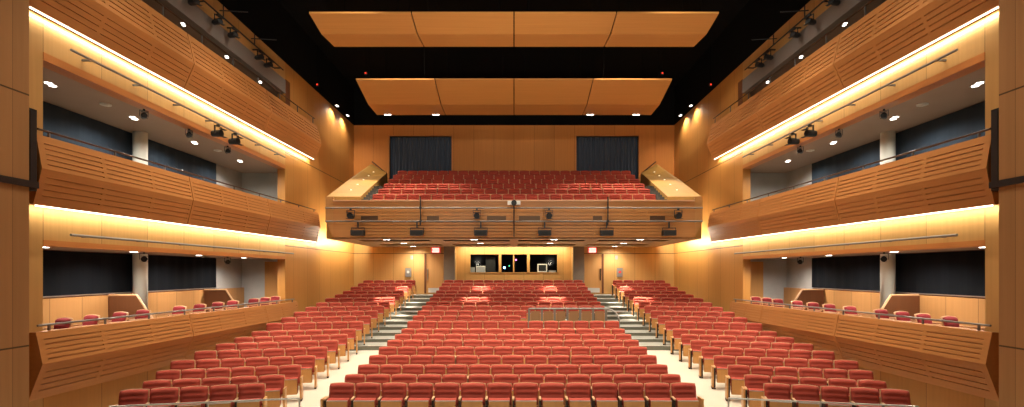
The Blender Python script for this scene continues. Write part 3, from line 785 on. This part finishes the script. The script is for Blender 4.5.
# ------------------------------------------------------------------ seats
def cushion_mesh(hw0, z0, z1, y0, y1, thick, ch, nu=8, nv=15, arch=.03):
    """upholstered back with horizontal channels and rounded upper corners, facing -y"""
    b = MB(); G = []
    for j in range(nv+1):
        t = j/nv; row = []
        for i in range(nu+1):
            u = -1+2*i/nu
            c = abs(math.sin(PI*ch*t))**.5
            edge = max(0, 1-u**6)
            hw = hw0*(1-.07*max(0, (t-.85)/.15)**2-.02*(1-t))
            zz = z0+(z1-z0)*t + (arch*(1-u*u)-arch)*t
            yy = y0+(y1-y0)*t - (.014 + .034*c*min(1, edge*1.5))*min(1, edge*2+.1)
            row.append(len(b.v)); b.v.append((hw*u, yy, zz))
        G.append(row)
    H = []
    for j in (0, nv):
        t = j/nv; row = []
        for i in range(nu+1):
            u = -1+2*i/nu
            hw = hw0*(1-.07*max(0, (t-.85)/.15)**2-.02*(1-t))
            row.append(len(b.v)); b.v.append((hw*u, y0+(y1-y0)*t+thick, z0+(z1-z0)*t+(arch*(1-u*u)-arch)*t))
        H.append(row)
    for j in range(nv):
        for i in range(nu):
            b.f.append((G[j][i], G[j][i+1], G[j+1][i+1], G[j+1][i])); b.mi.append(0)
    for i in range(nu):
        b.f.append((G[nv][i], G[nv][i+1], H[1][i+1], H[1][i])); b.mi.append(0)
        b.f.append((G[0][i], H[0][i], H[0][i+1], G[0][i+1])); b.mi.append(0)
        b.f.append((H[0][i], H[1][i], H[1][i+1], H[0][i+1])); b.mi.append(0)
    b.f.append(tuple([H[0][0]] + [H[1][0]] + [G[j][0] for j in range(nv, -1, -1)])); b.mi.append(0)
    b.f.append(tuple([H[1][nu]] + [H[0][nu]] + [G[j][nu] for j in range(0, nv+1)])); b.mi.append(0)
    return b
def shell_mesh(hw, z0, z1, y0, y1, th, arch=.03, n=8):
    pts = []
    top = []
    for i in range(n+1):
        u = 1-2*i/n
        top.append((hw*u*(1-.02), z1+arch*(1-u*u)-arch))
    outline = [(-hw, z0), (hw, z0), (hw, z1-.05)] + top + [(-hw, z1-.05)]
    def yy(z): return y0+(y1-y0)*(z-z0)/(z1-z0)
    b = MB(); k = len(outline)
    b.v = [(x, yy(z), z) for x, z in outline] + [(x, yy(z)+th, z) for x, z in outline]
    b.f = [tuple(range(k)), tuple(reversed(range(k, 2*k)))] + [(i, k+i, k+(i+1) % k, (i+1) % k) for i in range(k)]
    b.mi = [0]*len(b.f)
    return b
SX = .01   # seat is a little off centre, its own arm stands on the -x side
def shift(b, dx):
    b.v = [(x+dx, y, z) for x, y, z in b.v]; return b
back_b = shift(cushion_mesh(.263, .42, .865, .0, .10, .03, 4, arch=.02), SX)
shell_b = shift(shell_mesh(.266, .34, .872, .03, .14, .02, arch=.02), SX)
pan_b = MB().box(SX-.215, SX+.215, -.235, -.215, .18, .55)
strip_b = MB().box(SX-.215, SX+.215, -.24, -.20, .55, .565)
cush_b = MB().hexa([(SX-.215, -.215, .18), (SX+.215, -.215, .18), (SX+.215, -.12, .20), (SX-.215, -.12, .20)],
                   [(SX-.215, -.215, .555), (SX+.215, -.215, .555), (SX+.22, -.07, .59), (SX-.22, -.07, .59)])
arm_b = MB().hexa([(-.275, -.20, .565), (-.235, -.20, .565), (-.235, .0, .575), (-.275, .0, .575)], [(-.278, -.19, .595), (-.232, -.19, .595), (-.232, .02, .605), (-.278, .02, .605)])
post_b = MB().box(-.275, -.235, -.16, .06, .0, .57).box(-.275, -.235, -.22, .10, .0, .03)
endp_b = MB().box(-.325, -.285, -.24, .04, .05, .60)
endf_b = MB().box(-.33, -.285, -.22, .02, .0, .05)
ME = {k: b.mesh(k, M[m], smooth=sm) for k, b, m, sm in (('backrest', back_b, 'red', True), ('back_shell', shell_b, 'seatrim', False), ('seat_pan', pan_b, 'seatwood', False),
      ('pan_edge', strip_b, 'steel', False), ('seat_cushion', cush_b, 'red', False), ('armrest', arm_b, 'seatrim', False), ('post', post_b, 'post', False), ('end_panel', endp_b, 'seatwood', False), ('end_foot', endf_b, 'post', False))}
def kid(nm, parent, x=0):
    o = bpy.data.objects.new(nm, ME[nm]); link(o, parent); o.location.x = x; return o
def seat_proto():
    r = root('theatre_seat', (0, 0, 0), 'red theatre seat', 'theatre seat', 'red theatre seats on the main floor')
    kid('backrest', r); kid('back_shell', r); p = kid('seat_pan', r); kid('pan_edge', p); kid('seat_cushion', r); kid('armrest', r); kid('post', r)
    return r
SEATS = []    # (x, y, h, rz, width, label, end)
def row_seats(xa, ya, xb, yb, h, widths, lab, ends, skip=()):
    """seats between two points (left to right); ends: set of 'l','r' that carry an aisle panel"""
    n = len(widths); tot = sum(widths); acc = 0
    ang = math.atan2(yb-ya, xb-xa); L = math.hypot(xb-xa, yb-ya)
    for k, w in enumerate(widths):
        t = (acc+w/2)/tot; acc += w
        if k in skip: continue
        e = ('l' if k == 0 and 'l' in ends else '') + ('r' if k == n-1 and 'r' in ends else '')
        SEATS.append((xa+(xb-xa)*t, ya+(yb-ya)*t, h, ang, L*w/tot, lab(k), e))
W2 = [21, 25, 25.8, 24.8, 25.4, 25, 25.8, 24.6, 22.3, 23, 22.7, 23.4, 23.5, 20.5]
LEFT_N = [5, 5, 6, 6, 6, 6, 6, 6, 6, 6, 6, 6, 6, 5, 5, 5, 5, 5, 5]
LEFT_X = [115.5, 139.3, 152.9, 167.9, 191, 213.6, 232.2, 250, 264.9, 279.9, 292.5, 304.4, 315.2, 324.3, 333.9, 342, 349.8, 357.2, 362.6]
for i in range(19):
    y, h = ROWY[i], ROWF[i]
    if i == 1: ws = W2
    elif i in (8,): ws = [1]*14
    elif i % 2 == 0: ws = [1]*14
    else: ws = [.8]+[1]*11+[.8] if i > 1 else [1]*13
    n = len(ws)
    skip = set()
    if i in (9, 10):
        acc = 0
        for k, w in enumerate(ws):
            c = -3.95+7.9*(acc+w/2)/sum(ws); acc += w
            if c > .5: skip.add(k)
    row_seats(-4.03, y, 3.95, y, h, ws, lambda k, i=i: f'red theatre seat, {ORD[k+1]} from left in {ORD[i+1]} row of the centre block', 'lr', skip)
    xe = 5.37+.25*min(1, i/8)
    # outer end from the photo's left block
    px = LEFT_X[i]; H = h+.895
    yo = y
    for _ in range(6):
        xo = (514-px)/F*yo; yo = y-(xo-xe)*TAN
    xo = min(xo, 8.93)
    nn = LEFT_N[i]
    for s, side in SIDES:
        if s < 0: args = (-xo, y-(xo-xe)*TAN, -xe, y); lab = lambda k, i=i, nn=nn: f'red theatre seat, {ORD[nn-k]} from the aisle in {ORD[i+1]} row of left block'; ends = 'r'
        else: args = (xe, y, xo, y-(xo-xe)*TAN); lab = lambda k, i=i: f'red theatre seat, {ORD[k+1]} from the aisle in {ORD[i+1]} row of right block'; ends = 'l'
        row_seats(*args, h, [1]*nn, lab, ends)
SEATS.sort(key=lambda q: q[1]**2 + q[0]**2*.3)
near, far = SEATS[:300], SEATS[300:]
proto = seat_proto()
def add_end(r, e):
    for ch in e:
        x = 0 if ch == 'l' else .615
        p = kid('end_panel', r, x); kid('end_foot', p)
for q, (x, y, h, rz, w, lab, e) in enumerate(near):
    o = proto if q == 0 else None
    if o is None:
        o = proto.copy(); C.objects.link(o)
        for ch in list(proto.children):
            if ch.name.startswith('end_panel') or ch.get('extra'): continue
            c = ch.copy(); C.objects.link(c); c.parent = o
            for g in ch.children:
                d = g.copy(); C.objects.link(d); d.parent = c
    o.location = W(x, y, h); o.rotation_euler = (0, 0, rz); o.scale = (w/.56, 1, 1); o['label'] = lab
ends_todo = [(n_, q) for n_, q in enumerate(near) if q[6]]
# end panels are added after copying so that only the aisle seats carry them
seat_roots = [o for o in C.objects if o.name.split('.')[0] == 'theatre_seat']
by_lab = {o['label']: o for o in seat_roots}
for _, q in ends_todo: add_end(by_lab[q[5]], q[6])
# the seats farther off, and those of the balcony, in one object
rest = MB()
def add_rest(x, y, h, rz, w, e):
    c, s_ = math.cos(rz), math.sin(rz); sx = w/.56
    fn = lambda p: (x+(p[0]*sx)*c-p[1]*s_, y+(p[0]*sx)*s_+p[1]*c, p[2]+h+Z0)
    for b, mi in ((back_lo, 0), (shell_lo, 1), (pan_b, 2), (cush_b, 0), (arm_b, 1), (post_b, 3)):
        n = len(rest.v); rest.v += [fn(p) for p in b.v]; rest.f += [tuple(n+i for i in f) for f in b.f]; rest.mi += [mi]*len(b.f)
    for ch in e:
        dx = 0 if ch == 'l' else .615
        n = len(rest.v); rest.v += [fn((p[0]+dx, p[1], p[2])) for p in endp_b.v]; rest.f += [tuple(n+i for i in f) for f in endp_b.f]; rest.mi += [2]*len(endp_b.f)
back_lo = shift(cushion_mesh(.263, .42, .865, .0, .10, .03, 4, nu=6, nv=8, arch=.02), SX)
shell_lo = shell_b
for x, y, h, rz, w, lab, e in far: add_rest(x, y, h, rz, w, e)
for i, (y, h) in enumerate(BR):
    n = 24 if i % 2 == 0 else 23
    for k in range(n):
        w = 2*6.74/n; add_rest(-6.74+w*(k+.5), y, h+.003, 0, w, '')
ro = bpy.data.objects.new('theatre_seats', rest.mesh('theatre_seats', [M['red'], M['seatrim'], M['seatwood'], M['post']], smooth=False, fix=False)); link(ro)
tag(ro, 'farther red theatre seats in the rear rows and up on the balcony', 'theatre seats', kind='stuff')

# ------------------------------------------------------------------ box chairs
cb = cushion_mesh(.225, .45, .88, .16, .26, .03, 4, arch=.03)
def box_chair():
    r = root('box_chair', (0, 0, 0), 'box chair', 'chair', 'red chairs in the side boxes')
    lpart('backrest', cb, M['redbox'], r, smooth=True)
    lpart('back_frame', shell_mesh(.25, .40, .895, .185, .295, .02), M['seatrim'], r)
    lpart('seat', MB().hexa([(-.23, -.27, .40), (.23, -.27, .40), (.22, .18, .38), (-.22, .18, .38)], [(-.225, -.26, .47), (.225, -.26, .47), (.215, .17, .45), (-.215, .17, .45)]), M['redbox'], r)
    lpart('seat_frame', MB().box(-.24, .24, -.26, .19, .35, .385), M['seatrim'], r)
    for sx in (-1, 1):
        lpart('leg', MB().tube((sx*.25, -.24, 0), (sx*.25, -.24, .64), .018), M['seatrim'], r)
        lpart('leg', MB().tube((sx*.25, .30, 0), (sx*.25, .22, .66), .018), M['seatrim'], r)
        lpart('armrest', MB().box(sx*.25-.03, sx*.25+.03, -.28, .24, .64, .67), M['seatrim'], r)
    return r
BC = box_chair(); bc_used = False
pxL = (49.6, 79, 109, 133, 171, 192, 211, 226.5, 248, 260, 270.5, 280)
pxR = (963, 935, 913, 891, 858.5, 837, 820, 803.5, 783.5, 772, 760.7, 752.6)
for s, side in SIDES:
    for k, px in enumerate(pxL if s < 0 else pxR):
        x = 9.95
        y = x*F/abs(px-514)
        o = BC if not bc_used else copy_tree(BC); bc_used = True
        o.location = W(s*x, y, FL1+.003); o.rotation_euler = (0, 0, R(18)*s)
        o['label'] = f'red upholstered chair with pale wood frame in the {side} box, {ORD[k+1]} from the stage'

# ------------------------------------------------------------------ rails in the stalls
gr = root('guard_rail', W(2.1, 19.95, ROWF[9]), 'steel guard rail with wood infill before the empty wheelchair bays', 'rail')
gh = -1.41; gy = 19.98; gb = ROWF[9]
part('top_rail', MB().path([W(.58, gy, gh), W(3.5, gy, gh), W(3.72, gy-.06, gh-.04), W(3.88, gy-.2, gh-.14), W(3.96, gy-.35, gh-.35), W(3.98, gy-.4, -2.6)], .035), M['railgrey'], gr)
part('lower_rail', MB().tube(W(.58, gy, gb+.12), W(3.7, gy, gb+.12), .03), M['railgrey'], gr)
for k in range(7):
    x = .58+2.95*k/6
    part('rail_post', MB().box(x-.045, x+.045, gy-.03, gy+.03, gb+Z0, gh+Z0), M['railgrey'], gr)
for k in range(6):
    x0 = .58+2.95*k/6+.07; x1 = .58+2.95*(k+1)/6-.07
    part('infill_panel', MB().box(x0, x1, gy+.0, gy+.02, gb+.16+Z0, gh-.1+Z0), M['infill'], gr)
for s, side in SIDES:
    fr = root('front_rail', W(s*6.1, 10.3, ROWF[0]), f'thin steel rail in front of the {side} block of seats', 'rail', 'stalls front rails')
    h = -2.58
    xs_ = (4.38, 7.75)
    ya, yb = 10.62, 10.62-(xs_[1]-xs_[0])*TAN*.75
    part('top_rail', MB().tube(W(s*xs_[0], ya, h), W(s*xs_[1], yb, h), .018), M['steel'], fr)
    for t in (0, .5, 1):
        part('rail_post', MB().tube(W(s*(xs_[0]+(xs_[1]-xs_[0])*t), ya+(yb-ya)*t, ROWF[0]), W(s*(xs_[0]+(xs_[1]-xs_[0])*t), ya+(yb-ya)*t, h), .018), M['steel'], fr)

# ------------------------------------------------------------------ unseen lamps assumed in the black ceiling, and added fill spots
def unseen_spot(x, y, h, tx, ty, th, e, ang, col=WARM, r=.25): spot('unseen_hall_light', W(x, y, h), W(tx, ty, th), e, col, ang, .8, r)
HC = (1, .90, .74)
for x in (-6, -2, 2, 6):
    unseen_spot(x, 11.2, 10.6, x*.95, 12.2, -3, 2200, 80, HC)
    unseen_spot(x, 15.8, 10.6, x*.95, 16.3, -3, 2300, 80, HC)
    unseen_spot(x, 21.6, 10.6, x, 21.0, -3, 2000, 70, HC)
# unseen ceiling spots added to brighten the side balconies and walls
for s in (-1, 1):
    for y in (12.5, 16.5, 21.5):
        unseen_spot(s*4.2, y, 10.6, s*9.3, y+1.0, 2.5, 850, 75, HC)
    unseen_spot(s*3, 21.3, 10.6, s*9.5, 28, 3.0, 1300, 50, HC)
# fill spots added at the stage end to brighten hall and ceiling panels
for x in (-5, 0, 5):
    unseen_spot(x, 3.0, 8.5, x*.8, 20, 1.0, 1100, 90, HC)
for x in (-4, 4):
    unseen_spot(x, 6.0, 1.0, x*.8, 20, 8.6, 2900, 60, HC)
# booth niche cove
area('niche_light', W(0, YB+.18, 1.5), 6.6, .06, (R(25), 0, 0), 140, (1, .9, .6))
# box chairs wainscot glow comes from the gallery downlights

wd = bpy.data.worlds.new('World'); bpy.context.scene.world = wd; wd.use_nodes = True
wd.node_tree.nodes['Background'].inputs[0].default_value = (0.01, .009, .008, 1)
wd.node_tree.nodes['Background'].inputs[1].default_value = .3

cam = bpy.data.cameras.new('Camera'); co = bpy.data.objects.new('Camera', cam); C.objects.link(co)
co.location = (0, 0, Z0); co.rotation_euler = (PI/2, 0, 0)
cam.sensor_width = 36; cam.lens = F/1024*36; cam.shift_x = -2/1024; cam.shift_y = (272-203.5)/1024
cam.clip_end = 200
sc = bpy.context.scene; sc.camera = co
sc.view_settings.view_transform = 'Standard'; sc.view_settings.look = 'None'; sc.view_settings.gamma = 1; sc.view_settings.use_curve_mapping = False
sc.view_settings.exposure = 0.1
